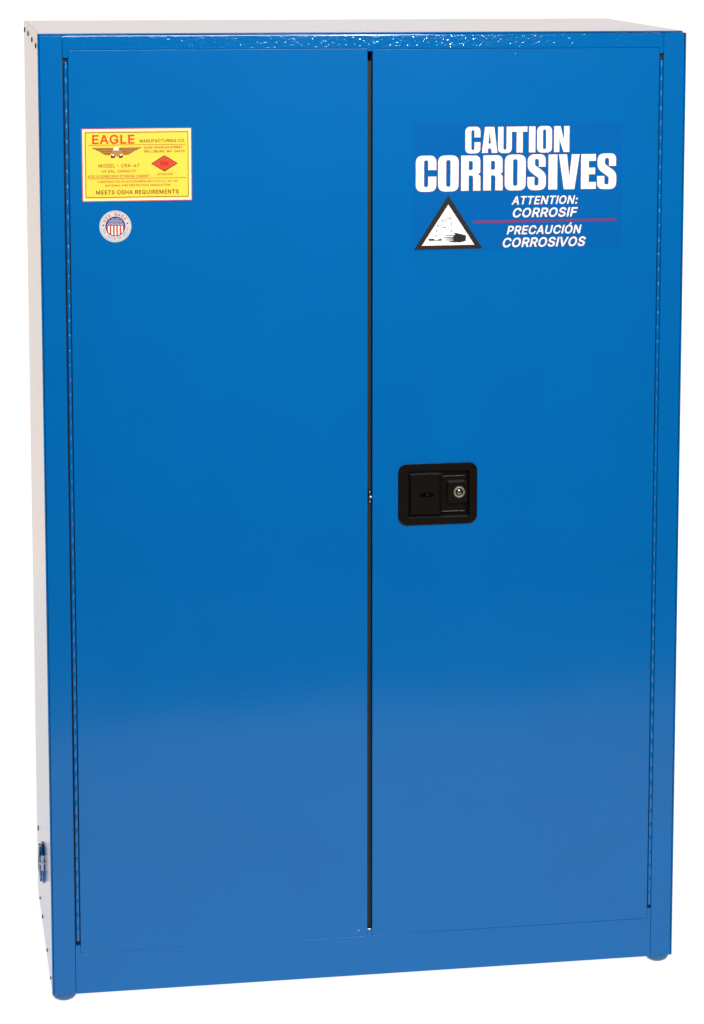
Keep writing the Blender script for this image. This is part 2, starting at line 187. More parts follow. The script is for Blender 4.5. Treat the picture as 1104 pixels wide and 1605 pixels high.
 'B': {'A': [480,[[8,-18,-2,-8,-4,0,-2,8,182,516,188,524,200,529,276,529,284,527,292,521,296,513,481,8,483,0,481,-8,474,-16,464,-20,396,-20,384,-16,377,-8,332,117,328,122,152,122,148,119,100,-13,92,-19,84,-20],[184,219,236,379,240,382,294,220]]], 'B': [456,[[52,-18,44,-11,40,0,40,508,44,520,52,527,60,529,244,529,276,527,308,521,339,508,364,491,380,476,396,455,409,428,416,400,417,352,407,316,384,283,365,268,392,248,407,232,420,212,431,188,438,140,436,112,428,80,419,60,402,36,380,15,352,0,320,-12,288,-18,248,-20],[148,77,145,80,145,208,148,211,248,211,284,205,309,192,320,181,330,164,334,148,333,120,328,108,317,96,300,85,276,80,244,77],[148,305,145,308,145,428,148,432,236,432,264,430,288,422,300,413,307,404,313,388,315,360,305,336,290,320,268,310,240,305]]], 'C': [510,[[228,-23,180,-12,140,8,104,36,72,73,52,106,33,153,24,201,20,253,24,309,34,357,54,405,79,445,105,473,136,498,180,520,220,531,268,536,320,531,368,515,392,503,436,467,452,449,477,405,492,353,491,341,486,333,476,328,408,328,400,330,389,341,384,361,372,384,358,401,332,421,296,433,268,436,240,433,216,426,196,416,176,400,156,377,142,353,132,325,126,293,123,253,126,217,132,185,143,153,160,126,175,109,195,93,220,81,240,76,268,73,296,76,320,83,336,91,356,105,372,125,384,149,390,169,400,178,408,180,476,180,488,173,492,165,493,157,478,105,452,61,432,37,396,9,368,-6,320,-22,268,-27]]], 'D': [502,[[52,-18,44,-11,40,0,40,508,44,520,52,527,60,529,228,529,276,525,320,514,364,495,400,468,428,438,451,400,468,356,478,308,482,252,478,204,469,156,450,108,428,72,396,38,360,13,316,-6,272,-17,220,-20],[148,77,145,80,145,428,148,432,220,432,256,429,284,422,312,409,329,396,344,380,361,352,371,324,377,288,379,256,377,220,371,188,362,160,348,136,328,113,308,99,284,88,248,80,212,77]]], 'E': [419,[[52,-18,44,-11,40,0,40,508,44,520,52,527,60,529,372,529,380,527,388,520,392,508,391,448,388,440,380,434,372,432,148,432,145,428,145,312,148,306,356,306,369,300,374,292,375,284,374,224,368,214,360,210,146,208,145,80,148,77,380,76,388,72,395,60,395,0,392,-10,384,-18,376,-20]]], 'F': [410,[[52,-18,44,-11,40,0,40,508,44,520,52,527,60,529,368,529,380,525,389,512,389,452,385,440,376,433,148,432,145,428,145,300,148,298,352,297,360,292,366,280,365,216,360,207,348,201,146,200,145,0,143,-8,136,-16,128,-20]]], 'G': [520,[[228,-23,180,-12,140,7,104,35,74,69,50,109,35,149,24,197,20,253,23,309,34,357,51,401,75,441,104,474,139,501,180,521,220,532,264,536,292,534,344,524,372,512,396,499,433,469,454,445,477,405,494,353,492,341,485,333,476,329,408,329,400,331,392,337,371,381,356,401,332,420,296,433,268,436,240,433,216,426,196,416,176,401,158,381,144,357,132,325,126,293,123,253,126,217,132,185,143,153,157,129,176,109,196,92,220,81,240,76,268,73,292,75,318,81,336,89,352,100,365,113,379,133,388,153,393,177,388,179,284,179,276,180,269,185,263,197,263,257,268,269,276,275,284,276,476,276,488,273,496,265,498,257,498,201,495,157,485,117,468,81,446,49,416,21,384,0,352,-13,316,-23,268,-27]]], 'H': [517,[[52,-18,44,-11,40,0,40,508,44,520,52,527,60,529,124,529,136,525,144,516,145,312,148,309,368,309,372,312,373,516,380,525,392,529,456,529,468,525,476,516,477,508,477,0,473,-12,460,-20,392,-20,381,-16,374,-8,372,0,372,212,148,212,145,208,145,0,143,-8,136,-16,128,-20]]], 'I': [186,[[52,-18,44,-11,40,0,40,512,47,524,56,528,128,529,140,523,145,516,146,508,145,-4,140,-14,128,-20]]], 'J': [396,[[153,-23,137,-21,93,-4,61,19,37,50,18,97,13,145,14,177,17,185,29,192,105,192,113,186,117,177,120,121,127,101,137,88,149,79,164,73,185,70,205,73,217,77,234,89,242,101,249,121,252,145,253,513,257,522,269,529,341,528,352,521,356,509,356,145,351,93,332,49,309,20,273,-6,229,-22,185,-27]]], 'L': [393,[[52,-18,44,-11,40,0,40,512,47,524,56,528,128,529,140,522,145,508,145,80,148,77,368,76,376,70,381,60,380,-4,372,-16,360,-20]]], 'M': [628,[[52,-18,44,-11,40,0,40,508,41,516,47,524,60,529,152,529,160,527,169,520,303,176,312,147,316,143,334,196,459,520,468,527,476,529,568,529,581,524,587,516,588,508,588,0,584,-12,576,-18,568,-20,504,-20,492,-16,485,-4,484,308,484,300,480,299,360,-8,352,-17,340,-20,284,-20,275,-16,268,-9,144,304,142,296,141,-4,136,-14,124,-20]]], 'N': [524,[[52,-18,44,-11,40,0,40,508,44,520,52,527,60,529,136,529,144,527,152,521,376,168,379,176,379,512,386,524,396,529,464,529,476,524,482,516,483,508,483,0,479,-12,472,-18,460,-20,384,-20,372,-13,185,280,148,341,144,344,144,348,144,-4,140,-13,128,-20]]], 'O': [533,[[228,-23,180,-12,140,8,104,36,72,73,52,106,33,153,24,201,20,253,24,309,34,357,54,405,79,445,105,473,136,498,180,520,220,531,268,536,312,532,356,519,396,500,428,474,456,443,480,405,499,357,510,309,513,253,510,201,500,153,481,105,456,65,427,33,396,9,352,-13,312,-23,272,-27],[236,76,216,82,196,92,176,108,158,129,143,153,132,181,126,217,123,253,126,293,132,325,142,353,159,381,176,401,196,417,216,426,240,433,268,436,292,433,320,426,340,415,356,402,375,381,389,357,401,325,408,293,410,253,408,217,401,181,390,153,376,128,356,107,338,93,320,83,296,76,268,73]]], 'P': [445,[[52,-18,44,-11,40,0,40,508,44,520,52,527,60,529,236,529,276,526,308,519,342,504,368,487,391,464,407,440,420,408,427,376,429,348,427,316,419,284,408,256,392,232,368,207,340,189,312,176,272,168,148,166,145,164,145,0,143,-8,136,-16,128,-20],[148,262,145,268,145,428,148,432,256,431,288,421,308,404,315,392,322,368,323,332,315,304,300,282,276,269,256,264,232,262]]], 'Q': [533,[[392,-66,385,-60,352,-15,348,-14,312,-23,268,-27,224,-23,180,-12,140,8,104,36,76,67,52,106,35,148,24,200,20,252,24,308,35,360,52,402,73,436,104,472,140,501,180,520,220,531,268,536,316,531,356,519,392,502,428,474,459,440,483,400,498,360,510,304,513,252,509,196,499,152,483,108,459,68,430,36,484,-36,487,-44,487,-52,480,-64,472,-67],[240,75,216,82,197,92,176,108,159,128,144,152,133,180,126,216,123,252,126,292,133,328,144,356,158,380,176,401,196,417,216,426,240,433,268,436,292,433,320,426,338,416,356,402,376,380,390,356,400,328,408,292,410,256,408,216,400,180,390,152,376,128,368,119,328,172,320,178,244,179,232,174,225,160,228,149,283,76,268,73]]], 'R': [449,[[52,-18,44,-11,40,0,40,508,44,520,52,527,60,529,236,529,276,526,308,520,344,506,368,489,388,471,407,444,421,412,427,384,429,352,427,320,421,292,407,260,390,236,368,216,343,200,344,196,446,8,448,0,446,-8,439,-16,428,-20,352,-20,341,-16,335,-8,236,176,232,178,148,178,145,172,145,0,143,-8,136,-16,128,-20],[148,275,145,280,145,428,148,432,256,431,288,422,311,404,321,384,324,368,324,336,315,308,301,292,276,280,256,276]]], 'S': [447,[[178,-25,150,-20,118,-8,90,7,66,27,46,51,31,79,23,103,19,131,18,139,22,148,30,155,38,157,110,156,121,147,132,111,138,102,150,91,162,83,190,72,226,69,246,70,278,78,304,95,318,112,324,127,326,139,322,159,310,173,286,187,138,234,102,252,74,273,50,303,37,335,32,371,34,403,43,431,58,459,79,483,106,503,130,516,158,527,190,533,226,536,262,534,294,527,326,515,353,499,377,479,394,459,410,431,418,407,421,383,421,375,417,367,410,360,402,358,330,359,318,371,313,395,306,406,290,421,270,431,250,436,226,439,190,435,174,429,154,416,141,399,137,387,135,375,138,359,154,340,178,326,206,316,318,283,354,265,374,251,398,227,410,211,421,187,427,163,426,111,417,79,402,52,386,31,358,7,330,-8,302,-18,266,-26,222,-29]]], 'T': [449,[[184,-18,176,-10,173,0,172,432,32,432,24,434,16,440,13,448,13,516,20,525,32,529,424,528,433,520,437,508,437,452,435,444,428,436,416,432,280,432,277,428,276,-4,272,-13,260,-20]]], 'U': [517,[[212,-25,180,-17,148,-4,112,19,88,42,69,68,51,104,43,136,40,172,41,516,48,525,60,529,128,528,137,524,143,516,144,180,146,156,158,124,168,108,181,96,196,86,216,78,236,73,260,72,284,73,304,79,320,85,336,95,349,108,360,124,371,156,373,180,374,516,380,524,392,529,464,528,473,520,477,508,477,172,474,136,464,99,449,68,428,41,404,18,372,-3,340,-16,300,-26,260,-28]]], 'V': [480,[[196,-18,188,-12,184,-4,-2,500,-4,508,-2,516,4,525,16,529,84,529,92,527,101,520,218,192,240,125,378,520,388,528,396,529,464,529,472,527,481,516,483,508,481,500,296,-8,289,-16,280,-20]]], 'W': [686,[[144,-16,135,-4,-3,504,-2,516,3,524,16,529,84,529,92,526,100,517,192,164,196,168,201,184,288,517,296,526,304,529,380,529,392,525,400,512,492,156,584,516,592,525,604,529,672,529,684,523,690,512,689,504,550,-4,544,-14,532,-20,456,-20,444,-16,437,-8,344,335,340,329,248,-8,241,-16,232,-20]]], 'Y': [472,[[192,-16,185,-8,183,0,182,204,0,497,-4,508,-2,516,4,525,16,529,92,529,104,524,236,308,368,524,380,529,456,529,464,527,473,516,475,508,473,500,289,204,288,0,286,-8,279,-16,268,-20]]], 'Ó': [533,[[228,-23,180,-12,140,8,104,36,75,69,53,105,33,153,24,201,20,253,24,305,34,357,52,401,76,441,108,476,140,501,180,520,220,531,240,534,288,535,312,532,352,521,392,502,429,473,460,438,484,397,499,357,509,313,513,253,510,201,500,153,481,105,456,65,427,33,396,9,352,-13,312,-23,272,-27],[236,76,216,82,196,92,176,108,158,129,143,153,132,181,126,217,123,253,126,293,132,325,142,353,159,381,176,401,196,417,216,426,240,433,268,436,292,433,320,426,340,415,356,402,375,381,389,357,401,325,408,293,410,253,408,217,401,181,390,153,376,128,356,107,338,93,320,83,296,76,268,73],[232,540,223,549,220,557,221,565,274,673,288,679,356,679,370,673,376,661,373,649,304,544,292,538]]], '&': [448,[[154,-23,130,-18,102,-6,74,12,51,33,36,53,26,73,17,101,14,133,16,157,22,182,30,199,42,217,70,248,104,277,105,281,79,317,70,333,57,377,55,397,58,425,63,445,74,468,90,490,106,505,126,517,150,527,174,532,226,532,250,527,274,517,294,505,311,489,336,449,341,429,344,405,339,369,327,341,318,325,292,297,249,261,322,174,328,201,330,229,338,240,350,244,410,244,423,237,428,225,422,161,408,117,393,89,453,13,457,5,457,-3,451,-15,442,-19,362,-20,350,-14,326,13,302,-1,250,-21,198,-27],[174,68,154,74,134,89,121,109,117,129,119,145,128,165,146,185,166,201,170,201,263,89,242,77,226,71,194,66],[186,338,163,373,158,389,158,409,165,425,178,435,194,440,214,439,226,434,238,422,242,405,240,393,238,385,222,366]]], '.': [188,[[74,-21,62,-16,50,-6,36,12,32,24,30,40,31,56,37,72,50,88,60,96,78,104,98,107,126,99,145,84,159,60,161,40,158,20,143,-4,126,-17,106,-23]]], ',': [188,[[30,-137,20,-127,18,-115,51,81,58,88,66,91,138,91,146,89,156,77,156,65,102,-127,95,-135,86,-139]]], ':': [188,[[74,-21,62,-16,50,-6,36,12,32,24,30,40,31,56,37,72,50,88,60,96,78,104,98,107,126,99,145,84,159,60,161,40,158,20,143,-4,126,-17,106,-23],[86,252,74,254,62,260,50,269,41,280,31,300,31,328,37,348,50,364,74,378,98,382,126,374,142,363,158,336,161,312,158,295,140,268,114,253]]], '-': [453,[[106,170,98,176,95,184,94,244,98,256,110,263,338,264,350,259,356,248,356,184,350,173,342,169]]], '0': [453,[[192,-23,150,-11,117,9,88,37,67,69,51,105,37,153,30,201,28,253,30,305,37,357,50,401,68,441,90,473,120,501,152,521,188,532,228,536,268,531,308,517,336,499,360,477,385,441,403,401,416,353,423,305,425,253,423,201,415,149,402,105,386,69,361,33,336,9,300,-12,268,-22,232,-27],[208,72,188,80,166,101,152,125,143,149,135,181,131,213,129,253,131,293,135,329,142,357,152,385,164,405,176,419,192,431,208,437,228,440,244,438,260,432,275,421,289,405,301,385,318,329,324,253,318,177,302,125,290,105,276,89,260,77,244,72]]], '1': [453,[[68,-18,60,-11,56,0,56,56,58,64,64,71,76,75,192,76,192,408,188,408,96,341,84,338,72,344,66,356,67,432,75,444,188,526,200,529,276,529,284,527,292,520,296,508,296,76,392,75,401,72,408,65,411,56,411,0,409,-8,402,-16,392,-20]]], '2': [453,[[56,-18,48,-11,44,0,44,48,48,59,267,296,293,336,299,356,300,372,295,400,291,408,276,424,252,436,224,440,208,438,184,430,164,415,151,392,146,356,136,344,128,342,60,343,52,348,47,356,48,392,56,424,68,451,86,476,108,497,132,513,164,527,192,533,228,536,284,527,316,514,340,498,360,479,378,456,390,432,399,400,401,376,397,332,380,289,350,244,308,195,200,80,204,77,396,76,404,70,409,60,409,0,407,-8,400,-16,388,-20]]], '3': [453,[[180,-24,152,-18,124,-8,98,5,73,25,54,45,40,69,28,101,24,133,29,145,40,151,116,151,127,141,136,109,148,93,172,78,204,71,236,71,264,78,280,86,299,105,308,129,308,157,299,185,288,200,268,215,248,222,224,226,152,229,144,233,137,245,137,301,140,309,245,429,240,432,64,433,56,438,50,449,50,509,52,517,60,526,72,529,372,529,380,527,388,521,391,513,392,461,390,453,265,309,284,305,316,294,344,279,368,258,388,233,402,205,411,173,413,141,410,113,402,85,388,57,368,31,344,10,316,-7,288,-17,252,-25,216,-27]]], '4': [453,[[272,-17,264,-8,262,0,262,80,260,85,36,86,25,92,21,100,20,160,24,170,230,520,244,529,312,529,320,527,327,520,330,512,329,500,143,184,260,183,262,188,262,316,265,328,272,335,280,338,348,337,357,332,363,320,363,184,416,183,428,176,433,164,433,104,428,92,416,85,363,84,363,0,361,-8,354,-16,344,-20]]], '5': [453,[[184,-24,160,-18,131,-7,106,9,83,29,66,49,52,77,43,105,40,129,44,141,52,148,60,150,128,149,140,138,146,117,154,101,172,84,196,73,236,71,252,75,268,83,280,93,296,113,303,129,306,145,308,161,306,181,296,212,279,233,264,245,236,255,216,257,188,253,160,244,138,229,128,226,64,233,51,241,48,249,47,257,76,513,84,525,96,529,372,528,382,521,386,509,386,449,379,437,364,432,172,432,169,429,159,341,160,339,188,349,212,353,232,354,276,348,300,340,324,328,360,298,387,261,406,213,410,189,411,161,408,129,400,97,386,65,368,40,345,17,320,-2,288,-16,256,-24,220,-27]]], '6': [453,[[192,-24,160,-15,128,0,104,18,84,39,69,61,55,93,47,125,44,161,46,193,63,249,95,313,236,521,244,527,252,529,324,529,333,525,340,517,342,509,340,501,228,337,232,334,272,331,324,313,348,297,372,273,390,245,399,221,406,193,409,157,406,121,398,93,384,61,367,37,348,17,324,-1,292,-15,260,-24,228,-27],[220,69,200,73,184,80,164,98,155,113,146,141,146,173,156,205,164,217,182,233,212,244,240,244,256,240,272,231,280,225,295,205,303,189,306,177,306,141,297,113,280,89,256,74]]], '7': [453,[[86,-16,78,-4,79,8,291,428,290,432,62,432,54,434,46,441,42,452,42,508,46,520,54,527,62,529,390,529,402,525,411,512,411,448,409,440,183,-8,177,-16,166,-20]]], '8': [453,[[184,-24,156,-18,128,-7,96,12,76,29,56,53,43,77,36,101,32,133,33,157,46,201,72,241,103,269,93,277,76,297,61,325,54,349,50,377,53,405,61,437,73,461,92,483,116,504,160,525,192,533,224,536,256,534,292,525,316,515,340,501,362,481,378,461,391,437,399,409,402,381,398,349,390,321,376,298,359,277,349,269,380,241,406,201,414,181,419,157,421,133,418,109,410,77,392,47,373,25,352,8,328,-6,296,-18,260,-25,224,-27],[192,73,176,78,160,88,147,101,140,113,135,137,137,153,142,169,152,185,180,206,208,214,224,215,244,214,260,210,276,204,296,189,312,165,317,141,312,113,300,95,276,78,260,73,228,69],[204,312,188,318,176,325,168,333,158,349,154,365,154,385,162,409,176,426,196,435,212,439,244,438,276,426,291,409,298,389,298,361,290,341,276,325,256,314,228,310]]], '9': [453,[[120,-17,111,-4,112,8,224,172,220,175,184,177,152,185,128,196,105,212,81,236,65,260,55,284,47,316,44,352,46,380,54,416,69,448,86,472,105,492,132,511,159,524,192,533,224,536,260,533,292,525,320,511,348,491,369,468,385,444,396,420,407,380,409,348,407,320,400,288,377,232,357,196,216,-12,208,-18,200,-20],[220,264,200,268,184,275,161,296,154,308,147,332,145,352,147,368,150,384,157,400,165,412,183,428,208,438,240,439,268,429,290,408,303,384,305,372,306,332,296,304,280,283,256,268]]]},
 'X': {'A': [480,[[0,-36,-12,-28,-20,-16,-24,-4,-22,12,166,528,180,543,196,549,276,549,292,545,305,536,315,520,501,12,503,-4,499,-16,488,-31,472,-39,396,-40,384,-38,368,-29,358,-16,316,101,168,102,162,100,123,-12,112,-29,100,-37,88,-40,16,-40],[212,240,236,313,240,316,266,240]]], 'C': [510,[[224,-43,172,-30,128,-8,91,21,56,61,34,97,14,149,4,197,0,253,5,313,15,365,36,414,63,457,92,488,124,514,172,538,220,552,268,556,324,550,376,533,404,519,444,487,465,465,483,437,497,409,512,357,513,345,510,333,498,317,480,309,400,309,388,314,376,324,355,373,341,389,324,402,292,414,268,416,244,413,224,408,192,387,175,369,161,345,152,321,146,289,143,253,146,217,151,189,162,161,176,138,188,124,204,111,224,101,244,96,268,93,292,95,312,101,340,118,361,145,376,184,388,194,400,199,472,200,488,197,500,189,508,179,512,165,512,153,496,97,471,53,448,25,408,-7,376,-25,324,-41,296,-46,268,-47]]], 'E': [419,[[44,-36,32,-28,26,-20,20,0,20,508,25,528,40,543,60,549,372,549,392,543,407,528,412,508,411,444,404,429,392,418,372,412,168,412,165,408,165,332,168,326,356,326,368,324,381,316,390,304,395,288,395,228,391,212,377,196,360,189,168,189,165,184,165,100,168,97,376,97,392,93,407,80,414,64,415,0,409,-20,396,-34,376,-40,60,-40]]], 'F': [410,[[44,-36,32,-28,26,-20,20,0,20,508,25,528,40,543,60,549,368,549,388,544,404,528,409,508,408,444,401,428,388,417,372,412,168,412,165,408,165,324,168,318,348,318,360,315,372,308,381,296,386,280,386,220,380,200,368,188,348,181,166,180,165,0,160,-19,148,-32,132,-39,60,-40]]], 'I': [186,[[44,-36,32,-28,26,-20,20,0,21,516,31,536,48,547,60,549,132,548,144,544,155,536,163,524,166,512,166,-4,162,-16,156,-26,148,-33,136,-39,60,-40]]], 'N': [524,[[44,-36,32,-28,26,-20,20,0,20,508,22,520,28,532,41,544,60,549,140,549,152,545,164,537,356,237,359,244,359,508,362,524,376,541,396,549,468,549,488,540,500,524,503,508,503,0,501,-12,495,-24,480,-36,464,-40,384,-40,372,-37,360,-29,168,269,165,260,165,0,161,-16,148,-32,132,-39,60,-40]]], 'O': [533,[[224,-43,172,-30,128,-8,91,21,56,61,34,97,14,149,4,197,0,253,5,313,15,365,36,414,63,457,92,488,124,514,172,538,216,551,268,556,316,551,364,538,408,516,441,489,471,457,496,417,518,365,529,313,533,253,530,197,518,145,500,97,472,53,439,17,404,-10,360,-31,316,-42,272,-47],[240,96,208,109,191,121,174,141,162,161,152,186,146,217,143,253,146,289,152,321,161,345,175,369,192,388,208,400,244,413,268,416,288,414,308,409,330,397,344,386,359,369,371,349,381,321,388,289,390,253,388,217,382,189,372,161,360,141,344,123,324,108,308,100,292,95,268,93]]], 'P': [445,[[44,-36,32,-28,26,-20,20,0,20,508,25,528,40,543,56,549,236,549,276,546,312,538,352,522,380,503,407,476,426,448,439,412,447,380,449,348,447,316,438,280,424,244,404,216,381,192,352,172,320,158,276,148,168,146,165,140,165,0,159,-20,148,-32,132,-39,60,-40],[168,282,165,288,165,408,168,412,252,411,276,404,291,392,297,384,303,364,303,336,297,312,285,296,268,287,252,284]]], 'R': [449,[[44,-36,32,-28,26,-20,20,0,20,508,25,528,40,543,56,549,236,549,276,546,312,539,352,524,381,504,410,476,425,452,438,424,446,388,449,352,447,320,438,280,425,252,408,226,369,192,465,16,468,-4,462,-20,448,-34,432,-40,352,-40,332,-34,318,-20,224,156,220,158,168,158,165,152,165,0,159,-20,148,-32,132,-39,60,-40],[168,295,165,300,165,408,168,412,252,411,280,404,295,392,304,368,304,340,299,320,288,308,272,300,252,296]]], 'S': [447,[[174,-45,146,-40,115,-29,82,-12,54,11,34,34,14,67,3,99,-2,139,5,159,18,171,34,177,114,176,126,170,137,159,150,120,162,107,174,99,194,92,222,89,258,93,282,103,292,111,301,123,305,135,304,147,298,156,278,169,170,202,126,218,90,236,60,259,34,291,18,329,12,371,15,407,25,439,42,471,66,498,94,519,122,535,150,545,186,553,226,556,266,553,302,546,334,534,366,514,386,498,406,477,426,444,436,415,441,379,436,359,422,344,406,338,326,340,314,346,305,355,299,367,294,387,280,403,262,412,226,419,194,415,170,403,157,387,157,367,168,355,186,344,210,335,326,301,363,283,387,267,414,239,426,223,439,195,447,163,446,107,436,71,420,43,398,15,370,-9,340,-25,310,-37,270,-46,222,-49]]], 'T': [449,[[180,-38,168,-31,160,-22,155,-12,153,0,152,412,32,412,20,414,9,420,-2,432,-8,448,-8,512,-5,524,3,536,12,543,32,549,416,549,432,546,449,532,457,512,457,448,453,436,445,424,434,416,420,412,300,412,297,408,297,0,293,-16,280,-32,264,-39]]], 'U': [517,[[208,-44,174,-36,140,-22,100,3,74,28,53,56,33,96,24,132,20,172,20,508,23,524,31,536,40,543,60,549,132,548,148,541,159,528,164,508,164,180,166,160,171,144,182,124,204,105,236,93,276,93,300,99,324,112,341,132,351,160,353,180,353,508,356,524,368,540,388,549,456,549,472,546,489,532,495,520,497,508,497,172,493,132,483,92,468,60,443,28,416,2,380,-21,344,-36,304,-45,260,-48]]], 'V': [480,[[188,-36,176,-28,166,-12,-20,492,-24,512,-19,528,-4,543,16,549,88,549,104,543,116,533,123,520,240,191,253,220,356,520,362,532,376,544,392,549,464,549,480,545,492,536,500,524,503,512,501,496,315,-16,301,-32,284,-39,204,-40]]], 'Ó': [533,[[224,-43,172,-30,128,-8,91,21,56,61,34,97,14,149,4,197,0,253,5,313,17,369,35,413,60,453,92,488,128,517,172,538,200,547,203,573,258,685,268,693,284,699,364,698,377,693,389,681,395,665,395,649,389,637,332,549,364,538,404,519,440,490,474,453,499,413,518,365,530,309,533,253,530,197,518,145,500,97,472,53,439,17,404,-10,360,-31,316,-42,272,-47],[240,96,208,109,191,121,174,141,162,161,152,186,146,217,143,253,146,289,152,321,161,345,175,369,192,388,208,400,244,413,268,416,288,414,308,409,330,397,344,386,359,369,371,349,381,321,388,289,390,253,388,217,382,189,372,161,360,141,344,123,324,108,308,100,292,95,268,93]]], ':': [188,[[70,-41,54,-34,40,-24,19,0,11,24,10,44,13,64,23,88,38,104,54,116,70,123,90,127,118,123,143,112,157,100,170,84,179,60,181,40,179,20,165,-8,155,-20,138,-34,110,-43],[82,232,70,234,50,244,35,256,22,271,12,296,11,332,21,360,38,380,54,391,70,398,98,402,118,398,134,393,157,376,169,360,177,344,181,312,177,288,168,272,154,254,138,242,118,234]]]},
}
WGT = {'L': .006, 'B': .020, 'X': .040}
def raw_text(s, w='L', shear=0., spacing=1.):
    cu = bpy.data.curves.new('t', 'CURVE'); cu.dimensions = '2D'; cu.fill_mode = 'BOTH'; x = 0.
    for ch in s:
        if ch == ' ': x += .20 * spacing; continue
        adv, loops = GLYPHS[w][ch]
        for lp in loops:
            n = len(lp) // 2; sp = cu.splines.new('POLY'); sp.points.add(n - 1); sp.use_cyclic_u = True
            for k in range(n): sp.points[k].co = (lp[2 * k] * .001 + x, lp[2 * k + 1] * .001, 0, 1)
        x += adv * .001 * spacing
    me = curve_mesh(cu)
    for v in me.vertices: v.co.x += shear * v.co.y
    return me
CAP = .509
def text(s, x0, x1, z0, h, m, parent, y, w='L', shear=0., spacing=1., name='lettering'):
    me = raw_text(s, w, shear, spacing); me.materials.clear()
    a = min(v.co.x for v in me.vertices); b = max(v.co.x for v in me.vertices)
    kx = (x1 - x0) / (b - a); kz = h / (CAP + 2 * WGT[w])
    for v in me.vertices: v.co = Vector((x0 + (v.co.x - a) * kx, y, z0 + (v.co.y + WGT[w]) * kz))
    me.name = name; return link(name, me, m, parent)

# ------------------------------------------------------------------ the setting
def struct(name, me, m):
    o = bpy.data.objects.new(name, me); scene.collection.objects.link(o); me.materials.append(m); o['kind'] = 'structure'; return o
struct('floor', mesh('floor', [(-.40, -1.75, -.016), (1.58, -1.75, -.016), (2.6, .3, -.016), (4.4, 3.2, -.016), (-1.5, 3.2, -.016), (-1.0, .3, -.016)], [(0, 1, 2, 3, 4, 5)]), M_floor)
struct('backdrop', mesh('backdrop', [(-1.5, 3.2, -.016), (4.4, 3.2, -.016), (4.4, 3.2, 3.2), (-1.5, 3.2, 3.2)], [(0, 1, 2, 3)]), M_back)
struct('studio_ground', mesh('studio_ground', [(-12, -12, -.12), (13, -12, -.12), (13, 6, -.12), (-12, 6, -.12)], [(0, 1, 2, 3)]), M_studio)

# ------------------------------------------------------------------ cabinet shell
W, H, D, T = 1.102, 1.651, .535, .0026
side_l = box('side_panel', 0, T, 0, D, 0, H, M_shell, bev=.0011, seg=3)
side_r = box('side_panel', W - T, W, 0, D, 0, H - .0035, M_shell, bev=.0011, seg=3)
box('top_panel', T + .0002, W - T - .004, 0, D, H - T, H, M_shell, bev=.0011, seg=3)
box('back_panel', T + .0002, W - T - .0002, D - T - .0005, D - .0005, .001, H - T - .0002, M_shell)
box('bottom_panel', T + .0002, W - T - .0002, .012, D - .004, .004, .0065, M_shell)
# face frame
SL, SR = .0405, 1.0622           # inner edges of the stiles
box('stile', T + .0004, SL - .00025, .0006, .030, 0, H - T - .0005, M_door, bev=.0012)
prism('stile', [(SR + .00025, 0), (W - T - .0004, 0), (W - T - .0004, H - .0072), (W - .010, H - T - .0005), (SR + .00025, H - T - .0005)], .0006, .030, M_door, bev=.0012)
DL0, DL1, DR0, DR1, DZ0, DZ1 = .0496, .5491, .5577, 1.0548, .0718, 1.6236
g = .0002
box_top = [(SL + g, H - T - .0008), (SL + g, 1.6108), (DL0 - g, 1.6108), (DL0 - g, DZ1 + g), (DL1 + g, DZ1 + g), (DL1 + g, 1.6190), (DR0 - g, 1.6190),
           (DR0 - g, DZ1 - .0010), (DR1 + g, DZ1 - .0010), (DR1 + g, 1.6125), (SR - g, 1.6125), (SR - g, H - T - .0008)]
rail = prism('top_rail', box_top, .0002, .030, M_rail, bev=.0024)
rail.modifiers['bevel'].limit_method = 'WEIGHT'; rail.modifiers['bevel'].segments = 4
bw = rail.data.attributes.new('bevel_weight_edge', 'FLOAT', 'EDGE')
for e in rail.data.edges:
    p, q = (rail.data.vertices[i].co for i in e.vertices)
    if abs(p.y - .0002) < 1e-5 and abs(q.y - .0002) < 1e-5: bw.data[e.index].value = 1. if min(p.z, q.z) > H - .005 else .25
# orange-peel powder coat on the rail face: real shallow bumps, thicker in clusters
import numpy as np
def peel_sheet(x0, x1, z0, z1, y, step, count, seed):
    rs = np.random.RandomState(seed); xs = np.arange(x0, x1 + 1e-9, step); zs = np.linspace(z0, z1, int((z1 - z0) / step) + 1)
    h = np.zeros((len(xs), len(zs)))
    cl = rs.uniform(x0, x1, 42)
    for i in range(count):
        cx = rs.uniform(x0, x1) if i % 3 == 0 else rs.choice(cl) + rs.normal(0, .012)
        cz = rs.uniform(z0, z1); r = rs.uniform(.0016, .0031); A = r * rs.uniform(.042, .088)
        i0, i1 = np.searchsorted(xs, (cx - r, cx + r)); j0, j1 = np.searchsorted(zs, (cz - r, cz + r))
        if i1 <= i0 or j1 <= j0: continue
        u = ((xs[i0:i1, None] - cx) ** 2 + (zs[None, j0:j1] - cz) ** 2) / r ** 2
        h[i0:i1, j0:j1] = np.maximum(h[i0:i1, j0:j1], A * np.clip(1 - u, 0, 1) ** 2)
    h[0] = h[-1] = 0; h[:, 0] = h[:, -1] = 0
    nx, nz = h.shape; X, Z = np.meshgrid(xs, zs, indexing='ij'); V = np.stack([X, y - h, Z], -1).reshape(-1, 3)
    I = np.arange(nx * nz).reshape(nx, nz); F = np.stack([I[:-1, :-1], I[1:, :-1], I[1:, 1:], I[:-1, 1:]], -1).reshape(-1, 4)
    me = bpy.data.meshes.new('rail_paint'); me.from_pydata(V.tolist(), [], F.tolist()); me.update()
    me.polygons.foreach_set('use_smooth', [True] * len(me.polygons)); return me
link('rail_paint', peel_sheet(SL + .0012, SR - .0012, DZ1 + .0008, H - T - .0032, .00002, .0005, 2700, 4), M_rail, rail)
